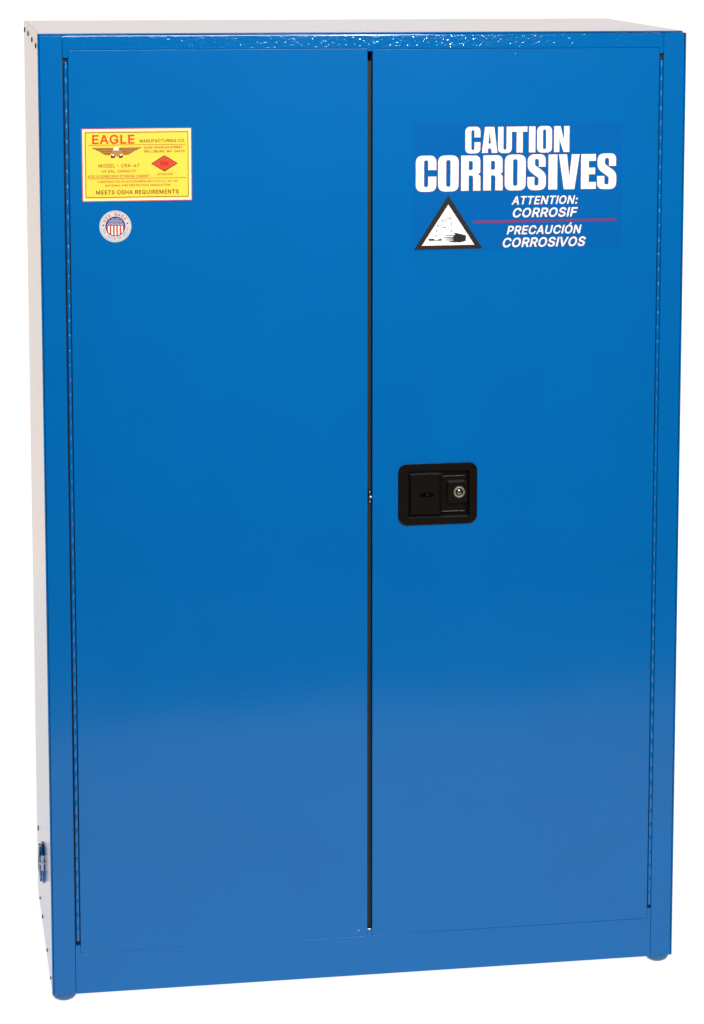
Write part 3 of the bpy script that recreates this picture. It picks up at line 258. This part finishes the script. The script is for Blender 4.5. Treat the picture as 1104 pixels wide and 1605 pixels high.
box_bot = [(SL + g, 0), (SR - g, 0), (SR - g, .0900), (DR1 + g, .0900), (DR1 + g, DZ0 - g), (DR0 - g, DZ0 - g), (DR0 - g, .0832), (DL1 + g, .0832),
           (DL1 + g, DZ0 - g), (DL0 - g, DZ0 - g), (DL0 - g, .0866), (SL + g, .0866)]
prism('bottom_rail', box_bot, .0004, .030, M_door, bev=.0008)

# ------------------------------------------------------------------ doors
def door(x0, x1, z0, z1, hole=None, depth=.034, yf=-.0002):
    xs = [x0, x1] if not hole else [x0, hole[0], hole[1], x1]
    zs = [z0, z1] if not hole else [z0, hole[2], hole[3], z1]
    bm = bmesh.new()
    def grid(y): return [[bm.verts.new((x, y, z)) for z in zs] for x in xs]
    F, B = grid(yf), grid(yf + depth); nx, nz = len(xs), len(zs)
    for i in range(nx - 1):
        for j in range(nz - 1):
            if hole and i == 1 and j == 1: continue
            for G in (F, B): bm.faces.new((G[i][j], G[i + 1][j], G[i + 1][j + 1], G[i][j + 1]))
    def wall(p, q): bm.faces.new((F[p[0]][p[1]], F[q[0]][q[1]], B[q[0]][q[1]], B[p[0]][p[1]]))
    for i in range(nx - 1): wall((i, 0), (i + 1, 0)); wall((i, nz - 1), (i + 1, nz - 1))
    for j in range(nz - 1): wall((0, j), (0, j + 1)); wall((nx - 1, j), (nx - 1, j + 1))
    if hole:
        for a, b in (((1, 1), (2, 1)), ((2, 1), (2, 2)), ((2, 2), (1, 2)), ((1, 2), (1, 1))): wall(a, b)
    o = link('door', bm_mesh('door', bm), M_door); bevel(o, .0009, 3); return o
LX, LZ = .67145, .8578             # centre of the latch plate
door(DL0, DL1, DZ0, DZ1)
door(DR0, DR1, DZ0, DZ1 - .0014, (LX - .060, LX + .062, LZ - .047, LZ + .047))
# what shows in the slot between the doors
box('astragal', DL1 + .0004, DR0 - .0016, .007, .012, .0835, 1.6020, M_dark)
box('inner_frame', .030, 1.072, .036, .040, .050, 1.640, M_dark)
box('hinge_channel', SL, DL0, .0075, .0095, .0868, 1.6106, M_dark)
box('hinge_channel', DR1, SR, .0075, .0095, .0902, 1.6123, M_dark)
bolt = lathe('latch_bolt', [(0, 0), (.0018, 0), (.0022, .0008), (.0022, .0052), (.0036, .0062), (.0036, .0125), (.0022, .0135), (.0022, .0182), (.0018, .019), (0, .019)], (.5533, .0014, .8470), (0, 0, 1), M_bolt, n=20)
lathe('bolt_glint', [(.0018, 0), (.0013, .0008), (0, .0011)], (.5543, -.0022, .8572), (0, -1, 0), M_glint, bolt, n=14)  # white dot painted as the glint on the bolt
box('keeper_plate', .5493, .5562, .0005, .0025, .0834, .0846, M_chrome, bev=.0003)
lathe('screw', [(.0011, 0), (.0009, .0007), (0, .0010)], (.5335, -.0002, .0832), (0, -1, 0), M_chrome, n=12)
lathe('screw', [(.0010, 0), (.0008, .0006), (0, .0009)], (.8030, -.0002, 1.6130), (0, -1, 0), M_chrome, n=12)

# hinges: one knuckle mesh, copied up the door
KN = .02535
def knuckle_mesh():
    bm = bmesh.new(); n = 10; r = .00305; rings = []
    for rr, z in ((r * .95, .00005), (r, .0004), (r, KN - .0004), (r * .95, KN - .00005)):
        rings.append([bm.verts.new((rr * math.cos(2 * math.pi * k / n), rr * math.sin(2 * math.pi * k / n), z)) for k in range(n)])
    for a, b in zip(rings, rings[1:]):
        for k in range(n): bm.faces.new((a[k], a[(k + 1) % n], b[(k + 1) % n], b[k]))
    bm.faces.new(rings[0][::-1]); bm.faces.new(rings[-1])
    me = bm_mesh('knuckle', bm, True); me.materials.append(M_hinge); return me
KM = knuckle_mesh()
for cx, z0, z1 in ((.04555, .0945, 1.6035), (1.0592, .0960, 1.6000)):
    pin = lathe('hinge', [(0, 0), (.0014, 0), (.0014, z1 - z0 + .002), (0, z1 - z0 + .002)], (cx, .0034, z0 - .001), (0, 0, 1), M_hinge, n=10)
    n = int(round((z1 - z0) / KN)); k0 = (z1 - z0) / n / KN
    for i in range(n):
        o = link('knuckle', KM, None, pin); o.location = (cx, .0034, z0 + i * KN * k0); o.scale = (1, 1, k0)

# ------------------------------------------------------------------ latch
LA = lambda x, z: (LX + x * .001, LZ + z * .001)
def ring_plate():
    out = rrect(LX - .0692, LX + .0692, LZ - .0537, LZ + .0537, .0145, 6)
    inn = rrect(LX - .0540, LX + .0570, LZ - .0425, LZ + .0425, .0040, 6)
    bm = bmesh.new(); n = len(out)
    def ring(p, y): return [bm.verts.new((x, y, z)) for x, z in p]
    def inset(p, d):
        cx, cz = LX, LZ; return [(x - math.copysign(d, x - cx), z - math.copysign(d, z - cz)) for x, z in p]
    R = [ring(out, -.0004), ring(out, -.0020), ring(inset(out, .0012), -.0032), ring(inset(inn, -.0016), -.0032), ring(inn, -.0022), ring(inset(inn, .0012), .0085)]
    for a, b in zip(R, R[1:]):
        for k in range(n): bm.faces.new((a[k], a[(k + 1) % n], b[(k + 1) % n], b[k]))
    bm.faces.new(R[-1])
    me = bm_mesh('paddle_latch', bm, True); me.set_sharp_from_angle(angle=math.radians(30)); return me
latch = link('paddle_latch', ring_plate(), M_black, label='black recessed paddle latch with key lock')
# stepped inner pan (raised frame right of the paddle) as an outline strip
def strip(name, pts, r, y, m, parent):
    cu = bpy.data.curves.new(name, 'CURVE'); cu.dimensions = '3D'; cu.bevel_depth = r; cu.bevel_resolution = 3; cu.use_fill_caps = True
    s = cu.splines.new('POLY'); s.points.add(len(pts) - 1)
    for q, (x, z) in zip(s.points, pts): q.co = (x, y, z, 1)
    me = curve_mesh(cu); me.materials.clear()
    for p in me.polygons: p.use_smooth = True
    return link(name, me, m, parent)
def arc(cx, cz, r, a0, a1, n=6): return [LA(cx + r * math.cos(math.radians(a0 + (a1 - a0) * k / n)), cz + r * math.sin(math.radians(a0 + (a1 - a0) * k / n))) for k in range(n + 1)]
strip('pan_ridge', [LA(-48, 29.0)] + arc(47, 25.0, 4, 90, 0) + arc(47, -29, 4, 0, -90) + [LA(-48, -33.0)], .0019, .0078, M_black, latch)
lock = prism('lock_block', rrect(LX + .0175, LX + .0520, LZ - .0165, LZ + .0200, .002, 3), .0005, .0084, M_black, latch, bev=.0022)
# paddle: slab with a rolled right-hand edge
pv = [(-48, .0014), (-46.6, .0002), (1.2, -.0012), (2.2, -.0011), (8.2, .0016), (9, .0034), (9, .0080), (-48, .0080)]
bm = bmesh.new(); rows = []
for z in (-36.5, -35.3, 32.8, 34.0):
    e = .0012 if z in (-36.5, 34.0) else 0
    rows.append([bm.verts.new((LX + x * .001, y + (e if i < 6 else 0), LZ + z * .001)) for i, (x, y) in enumerate(pv)])
for a, b in zip(rows, rows[1:]):
    for i in range(len(pv)): bm.faces.new((a[i], a[(i + 1) % len(pv)], b[(i + 1) % len(pv)], b[i]))
bm.faces.new(rows[0][::-1]); bm.faces.new(rows[-1])
paddle = link('paddle', bm_mesh('paddle', bm, True), M_black, latch); paddle.data.set_sharp_from_angle(angle=math.radians(12))
lathe('dimple_shade', [(.0128, .00015), (0, .00015)], (0, 0, 0), (0, -1, 0), M_dimple, latch, n=32)  # flat disc on the paddle, dark like the shade in a hollow
d = [o for o in scene.objects if o.name == 'dimple_shade'][0]
d.location = (LX - .019, -.0009, LZ - .001); d.scale = (1, 1, .33)
lathe('dimple_nub', [(.0016, 0), (.0010, .0006), (0, .0008)], (LX - .018, -.0011, LZ - .0005), (0, -1, 0), M_black, latch, n=14)
KX, KZ = LX + .0380, LZ + .0022
lathe('lock_collar', [(.0100, 0), (.0100, .0016), (.0090, .0028), (.0074, .0030), (.0064, .0014)], (KX, .0006, KZ), (0, -1, 0), M_nickel, latch)
lathe('key_core', [(.0044, 0), (.0042, .0011), (.0030, .0017), (0, .0017)], (KX, -.0002, KZ), (0, -1, 0), M_brass, latch)
ks = box('keyhole', KX - .0006, KX + .0006, -.0022, -.0017, KZ - .0030, KZ + .0030, M_blackink, latch)

# ------------------------------------------------------------------ vent cap, rivet recesses, feet
VY, VZ = .270, .146
vent = lathe('vent_cap', [(.0375, 0), (.0375, .0030), (.036, .0042), (.031, .0043), (.031, .0070), (.0285, .0088), (.018, .0090), (.017, .0075), (0, .0075)], (0, VY, VZ), (-1, 0, 0), M_hinge, n=40, label='round blue vent cap low on the left side')
box('rib_glint', -.0062, -.0012, VY - .0405, VY - .0362, VZ - .0020, VZ + .0260, M_glint, vent, bev=.0008)  # cross rib on the cap, coloured white as its painted highlight
box('rib_glint', -.0092, -.0002, VY - .0425, VY - .0380, VZ + .0098, VZ + .0142, M_glint, vent, bev=.0008)
for k in range(6):
    a = 2 * math.pi * k / 6
    box('grip_lug', -.0078, -.0044, VY + .0322 * math.cos(a) - .0018, VY + .0322 * math.cos(a) + .0018, VZ + .0322 * math.sin(a) - .0018, VZ + .0322 * math.sin(a) + .0018, M_hinge, vent, bev=.0005)
def rivet(y, z, r):
    return lathe('rivet', [(r, 0), (r, .0006), (r * .6, .0013), (0, .0015)], (0, y, z), (-1, 0, 0), M_hole, side_l, n=14)
for y, z, r in ((.500, 1.636, .0050), (.354, 1.6355, .0050), (.203, 1.6315, .0050), (.060, 1.6285, .0048), (.481, .140, .0052),
                (.445, .0160, .0030), (.350, .0140, .0036), (.180, .0140, .0036), (.052, .0120, .0030)):
    rivet(y, z, r)
for x, y in ((.0215, .0235), (W - .0215, .0235), (.0215, D - .03), (W - .0245, D - .03)):
    lathe('foot', [(0, .0155), (.021, .0155), (.0213, .012), (.0205, .0085), (.0178, .0045), (.0125, .0015), (.006, .0002), (0, .0002)], (x, y, -.016), (0, 0, 1), M_foot)

# ------------------------------------------------------------------ yellow data label
YF = -.0002
lx0, lx1, lz0, lz1 = .0711, .2510, 1.3738, 1.4930
U = lambda u: lx0 + u * (lx1 - lx0)
V = lambda v: lz1 - v * (lz1 - lz0)
lab_edge = box('product_label', lx0 - .0012, lx1 + .0010, YF - .00025, YF + .0002, lz0 - .0012, lz1 + .0012, M_red, label='yellow rectangular product label with orange heading')
def rect(x0, x1, z0, z1): return [(x0, z0), (x1, z0), (x1, z1), (x0, z1)]
Y1, Y2, Y3, Y4 = YF - .0005, YF - .0008, YF - .0011, YF - .0014
flat('label_margin', [rect(lx0, lx1, lz0, lz1)], Y1, M_cream, lab_edge)
flat('label_field', [rect(U(.018), U(.982), V(.970), V(.030))], Y2, M_yellow, lab_edge)
flat('label_border', [rect(U(.025), U(.975), V(.955), V(.042)), rect(U(.031), U(.969), V(.946), V(.052))], Y3, M_brown, lab_edge)
def lt(s, u0, u1, v0, v1, m=M_brown, w='B', sp=1.08): text(s, U(u0), U(u1), V(v1), (v1 - v0) * (lz1 - lz0), m, lab_edge, Y3, w, 0, sp)
lt('EAGLE', .090, .480, .080, .207, M_red, 'B')
lt('MANUFACTURING CO.', .525, .945, .146, .192, M_brown, 'B')
lt('2400 CHARLES STREET', .566, .925, .246, .278, M_brown)
lt('WELLSBURG, WV  26070', .566, .940, .300, .333, M_brown)
lt('MODEL - CRA-47', .146, .522, .486, .536, M_gold, 'B')
lt('45 GAL. CAPACITY', .175, .493, .570, .608, M_gold)
lt('ACID & CORROSIVE STORAGE CABINET', .045, .620, .640, .676, M_gold)
lt('APPROVED', .682, .832, .622, .652, M_gold)
lt('CONSTRUCTED IN ACCORDANCE WITH N.F.P.A. NO. 30', .136, .872, .718, .748, M_gold)
lt('NATIONAL FIRE PROTECTION ASSOCIATION', .205, .805, .772, .802, M_gold)
lt('MEETS OSHA REQUIREMENTS', .120, .884, .853, .911, M_brown, 'B')
for v in (.222, .690): flat('label_rule', [rect(U(.055 if v < .5 else .045), U(.955), V(v + .004), V(v - .004))], Y3, M_gold, lab_edge)
dc, dv = .753, .487
flat('diamond_border', [[(U(dc - .124), V(dv)), (U(dc), V(dv + .115)), (U(dc + .124), V(dv)), (U(dc), V(dv - .115))]], Y3, M_ink, lab_edge)
flat('diamond', [[(U(dc - .113), V(dv)), (U(dc), V(dv + .103)), (U(dc + .113), V(dv)), (U(dc), V(dv - .103))]], Y4, M_red, lab_edge)
text('FM', U(dc - .036), U(dc + .036), V(dv + .030), .060 * (lz1 - lz0), M_diam, lab_edge, Y4 - .0003, 'B')
# spread-winged bird emblem: three feather rows on each side, body, white head, claws
ec = .315
def mir(p, s): return [(U(ec + s * x), V(y)) for x, y in p]
for s in (-1, 1):
    feathers = [([(.030, .264), (.222, .262), (.200, .277), (.110, .283), (.036, .284)], M_bird),
                ([(.034, .292), (.190, .285), (.172, .301), (.100, .309), (.040, .311)], M_bird),
                ([(.044, .319), (.160, .308), (.138, .327), (.060, .335)], M_bird),
                ([(.058, .343), (.135, .335), (.108, .356), (.066, .360)], M_bird)]
    for p, m in feathers:
        cx = sum(a for a, b in p) / len(p); cz = sum(b for a, b in p) / len(p)
        big = [(cx + (a - cx) * 1.10, cz + (b - cz) * 1.42) for a, b in p]
        flat('wing_outline', [mir(big, s)], Y3, M_ink, lab_edge)
        flat('wing', [mir(p, s)], Y4, m, lab_edge)
def disc(u, v, r, n=20, sq=1.): return [(U(u) + r * math.cos(2 * math.pi * k / n), V(v) + r * sq * math.sin(2 * math.pi * k / n)) for k in range(n)]
flat('bird_body', [[(U(ec - .045), V(.285)), (U(ec + .045), V(.285)), (U(ec + .045), V(.345)), (U(ec + .02), V(.375)), (U(ec - .02), V(.375)), (U(ec - .045), V(.345))]], Y4 - .0002, M_bird, lab_edge)
flat('bird_head', [[(U(ec - .032), V(.297)), (U(ec - .030), V(.262)), (U(ec - .005), V(.248)), (U(ec + .022), V(.252)), (U(ec + .036), V(.272)), (U(ec + .030), V(.286)), (U(ec + .012), V(.298))]], Y4 - .0005, M_white, lab_edge)
flat('beak', [[(U(ec + .018), V(.262)), (U(ec + .040), V(.268)), (U(ec + .030), V(.288)), (U(ec + .016), V(.280))]], Y4 - .0008, M_ink, lab_edge)
for s in (-1, 1):
    flat('claw', [disc(ec + s * .036, .380, .0036, 20, .75)], Y4 - .0004, M_ink, lab_edge)
    flat('claw_tip', [disc(ec + s * .034, .362, .0017)], Y4 - .0008, M_white, lab_edge)

# ------------------------------------------------------------------ round flag sticker
sx, sz = .1240, 1.3308
seal = lathe('flag_sticker', [(.0265, 0), (.0265, .0003), (0, .0003)], (sx, YF, sz), (0, -1, 0), M_seal, n=56, label='round white sticker with a small striped flag')
def circ(r, n=56): return [(sx + r * math.cos(2 * math.pi * k / n), sz + r * math.sin(2 * math.pi * k / n)) for k in range(n)]
flat('seal_rim', [circ(.0248), circ(.0241)], Y2, M_copper, seal)
flat('flag_ring', [circ(.0166)], Y2, M_navy, seal)
R = .0153
def chord(x0, x1, ztop, r=R):
    """strip of the disc of radius r between x0 and x1, below ztop"""
    n = 6; bot = []
    for k in range(n + 1):
        x = x0 + (x1 - x0) * k / n; x_ = max(-r * .999, min(r * .999, x)); bot.append((sx + x_, sz - math.sqrt(r * r - x_ * x_)))
    return bot + [(sx + x1, sz + ztop), (sx + x0, sz + ztop)]
ns = 11; w = 2 * .0150 / ns
for i in range(ns): flat('flag_stripe', [chord(-.0150 + i * w, -.0150 + (i + 1) * w, .0012)], Y3, M_white if i % 2 else M_sealred, seal)
def star(cx, cz, r, n=5): return [(cx + (r if k % 2 == 0 else r * .42) * math.sin(math.pi * k / n), cz + (r if k % 2 == 0 else r * .42) * math.cos(math.pi * k / n)) for k in range(2 * n)]
for j in range(5):
    for i in range(-6, 7):
        x = i * .0026 + (.0013 if j % 2 else 0); z = .0030 + j * .0024
        if math.hypot(x, z) < .0148: flat('star', [star(sx + x, sz + z, .00115)], Y3, M_white, seal)
def arc_text(s, r, a0, a1, h, m, inward=False, bold='B'):
    n = len(s)
    for i, ch in enumerate(s):
        if ch == ' ': continue
        me = raw_text(ch, bold); me.materials.clear()
        a = math.radians(a0 + (a1 - a0) * (i + .5) / n)
        mn = min(v.co.x for v in me.vertices); mxx = max(v.co.x for v in me.vertices); k = h / CAP
        for v in me.vertices:
            lx = (v.co.x - (mn + mxx) / 2) * k; lz = (v.co.y) * k - h / 2
            if inward: dx = (-math.sin(a), math.cos(a)); up = (-math.cos(a), -math.sin(a))
            else: dx = (math.sin(a), -math.cos(a)); up = (math.cos(a), math.sin(a))
            v.co = Vector((sx + r * math.cos(a) + dx[0] * lx + up[0] * lz, Y2, sz + r * math.sin(a) + dx[1] * lx + up[1] * lz))
        link('lettering', me, m, seal)
arc_text('USA MADE', .0203, 160, 30, .0042, M_sealred)
arc_text('USA JOBS', .0203, 188, 262, .0034, M_sealgrey, True, 'L')
arc_text('USA SERVICE', .0203, 278, 358, .0034, M_sealgrey, True, 'L')
for a, m in ((174, M_navy), (14, M_navy), (267, M_sealred)):
    a = math.radians(a); flat('rim_star', [star(sx + .0203 * math.cos(a), sz + .0203 * math.sin(a), .0021)], Y2, m, seal)

# ------------------------------------------------------------------ warning decal
decal = prism('warning_decal', rrect(.6268, .9916, 1.2790, 1.4960, .003, 3), YF - .00015, YF + .0002, M_film, label='blue film decal with large white warning lettering')
G = {
 'C': ([[(1, .60, 0), (1, 1, .2), (0, 1, .2), (0, 0, .2), (1, 0, .2), (1, .42, 0), (.60, .42, 0), (.60, .13, .06), (.40, .13, .06), (.40, .87, .06), (.60, .87, .06), (.60, .60, 0)]]),
 'O': ([[(1, 1, .2), (0, 1, .2), (0, 0, .2), (1, 0, .2)], [(.605, .87, .06), (.605, .13, .06), (.395, .13, .06), (.395, .87, .06)]]),
 'R': ([[(0, 0, 0), (0, 1, 0), (.99, 1, .17), (.99, .50, .10), (.86, .475, 0), (1, .42, .07), (1, 0, 0), (.62, 0, 0), (.62, .43, .06), (.395, .43, 0), (.395, 0, 0)], [(.395, .59, 0), (.60, .59, .05), (.60, .84, .05), (.395, .84, 0)]]),
 'S': ([[(.98, .65, 0), (.61, .65, 0), (.61, .87, .06), (.40, .87, .06), (.40, .70, .04), (1, .47, .14), (1, 0, .2), (0, 0, .2), (0, .37, 0), (.38, .37, 0), (.38, .13, .06), (.60, .13, .06), (.60, .34, .04), (.01, .57, .14), (.01, 1, .2), (.98, 1, .2)]]),
 'I': ([[(0, 0, 0), (0, 1, 0), (1, 1, 0), (1, 0, 0)]]),
 'V': ([[(0, 1, 0), (.39, 1, 0), (.51, .36, 0), (.62, 1, 0), (1, 1, 0), (.76, 0, 0), (.25, 0, 0)]]),
 'E': ([[(0, 0, 0), (0, 1, 0), (1, 1, 0), (1, .80, 0), (.53, .80, 0), (.53, .61, 0), (.96, .61, 0), (.96, .42, 0), (.53, .42, 0), (.53, .20, 0), (1.02, .20, 0), (1.02, 0, 0)]]),
 'A': ([[(.20, 1, 0), (.79, 1, 0), (1, 0, 0), (.62, 0, 0), (.60, .17, 0), (.40, .17, 0), (.38, 0, 0), (0, 0, 0)], [(.42, .36, 0), (.585, .36, 0), (.50, .82, 0)]]),
 'U': ([[(0, 1, 0), (.39, 1, 0), (.39, .13, .06), (.61, .13, .06), (.61, 1, 0), (1, 1, 0), (1, 0, .2), (0, 0, .2)]]),
 'T': ([[(0, 1, 0), (1, 1, 0), (1, .80, 0), (.70, .80, 0), (.70, 0, 0), (.29, 0, 0), (.29, .80, 0), (0, .80, 0)]]),
 'N': ([[(0, 0, 0), (0, 1, 0), (.42, 1, 0), (.65, .46, 0), (.65, 1, 0), (1, 1, 0), (1, 0, 0), (.62, 0, 0), (.35, .50, 0), (.35, 0, 0)]]),
}
def rounded(path, x0, x1, z0, h):
    P = [(x0 + x * (x1 - x0), z0 + z * h, r * h) for x, z, r in path]; out = []; n = len(P)
    for i in range(n):
        x, z, r = P[i]
        if r == 0: out.append((x, z)); continue
        p, q = Vector(P[i - 1][:2]), Vector(P[(i + 1) % n][:2]); c = Vector((x, z))
        r1 = min(r, (p - c).length * .48); r2 = min(r, (q - c).length * .48); r = min(r1, r2)
        a = c + (p - c).normalized() * r; b = c + (q - c).normalized() * r
        for k in range(7):
            t = k / 6; v = a * (1 - t) ** 2 + c * 2 * t * (1 - t) + b * t * t
            # pull the quadratic a little toward a true arc
            out.append((v.x, v.y))
    return out
def word(s, spans, z0, h):
    for ch, (a, b) in zip(s, spans):
        over = .012 if ch in 'COSU' else 0
        loops = [rounded(l, a, b, z0 - over * h, h * (1 + (2 if ch != 'U' else 1) * over)) for l in G[ch]]
        flat('letter_outline', loops, Y1, M_outline, decal, offset=.0008)
        flat('letter', loops, Y2, M_white, decal)
cau = [.71671, .74294, .74539, .77250, .77343, .79750, .79801, .8244, .82722, .8385, .84132, .86745, .87098, .89787]
cor = [.63156, .66708, .66986, .70548, .70968, .7433, .74821, .78193, .78544, .82208, .8249, .8574, .86165, .87723, .87971, .91625, .91874, .94471, .9472, .98108]
word('CAUTION', list(zip(cau[::2], cau[1::2])), 1.4455, .0443)
word('CORROSIVES', list(zip(cor[::2], cor[1::2])), 1.3815, .0600)
def it(s, x0, x1, z0, h):
    text(s, x0 - .0008, x1 + .0008, z0 - .0006, h + .0012, M_outline, decal, Y1, 'X', .22, 1.06, name='lettering_outline')
    text(s, x0, x1, z0, h, M_white, decal, Y2, 'B', .22, 1.06)
it('ATTENTION:', .7978, .9140, 1.3564, .0146)
it('CORROSIF', .8000, .9141, 1.3345, .0162)
it('PRECAUCIÓN', .7897, .9209, 1.3053, .0150)
it('CORROSIVOS', .7828, .9283, 1.2834, .0164)
flat('red_rule', [rect(.7312, .9814, 1.3259, 1.3300)], Y2, M_crimson, decal)
flat('hazard_triangle', [[(0.68775, 1.37447), (0.62872, 1.28197), (0.7473, 1.28249)]], Y2, M_blackink, decal)
flat('triangle_field', [[(0.68782, 1.3586), (0.6421, 1.28873), (0.73347, 1.2891)]], Y3, M_white, decal)
hand = [(0.69686, 1.31034), (0.70528, 1.30881), (0.71511, 1.30628), (0.71863, 1.30525), (0.71825, 1.29652), (0.71657, 1.29558), (0.70816, 1.29351), (0.69834, 1.29397), (0.68852, 1.2947), (0.68852, 1.29553), (0.69692, 1.29649), (0.69692, 1.29718), (0.68403, 1.29755), (0.68374, 1.29839), (0.69663, 1.29899), (0.69663, 1.29996), (0.68079, 1.30149), (0.6805, 1.30247), (0.69619, 1.3026), (0.69717, 1.30369), (0.69618, 1.30468), (0.68427, 1.30489), (0.68399, 1.30586), (0.69758, 1.3059), (0.70038, 1.30696)]
bar = [(0.65422, 1.30045), (0.66302, 1.30015), (0.66541, 1.29789), (0.66961, 1.29782), (0.6717, 1.29972), (0.67645, 1.30005), (0.67661, 1.297), (0.65423, 1.29727)]
flat('hand_symbol', [hand], Y4, M_blackink, decal); flat('corroded_bar_symbol', [bar], Y4, M_blackink, decal)
M_fine = mat('grey_fine_print', (.06, .055, .05), .4)
def outline_quad(q, t):
    cx = sum(a for a, b in q) / 4; cz = sum(b for a, b in q) / 4; hw = max(a for a, b in q) - cx
    return [(cx + (a - cx) * (1 - t / hw), cz + (b - cz) * (1 - t / .0030)) for a, b in q]
for q in ([(0.67576, 1.33228), (0.69183, 1.33671), (0.69255, 1.33297), (0.67647, 1.32965)], [(0.66908, 1.32466), (0.68392, 1.32205), (0.68365, 1.31888), (0.66882, 1.32079)]):
    flat('test_tube_symbol', [q, outline_quad(q, .0009)], Y4, M_fine, decal)
for x, z in [(0.6937, 1.32562), (0.69348, 1.31372), (0.66745, 1.31404), (0.66678, 1.30576)]:
    def drop(k): return [(x, z + .0026 * k)] + [(x + .0011 * k * math.cos(math.radians(a)), z - .0006 + .0013 * k * math.sin(math.radians(a))) for a in range(30, -211, -30)]
    flat('drop_symbol', [drop(1), drop(.5)], Y4, M_fine, decal)

scene.render.resolution_x = 704; scene.render.resolution_y = 1024
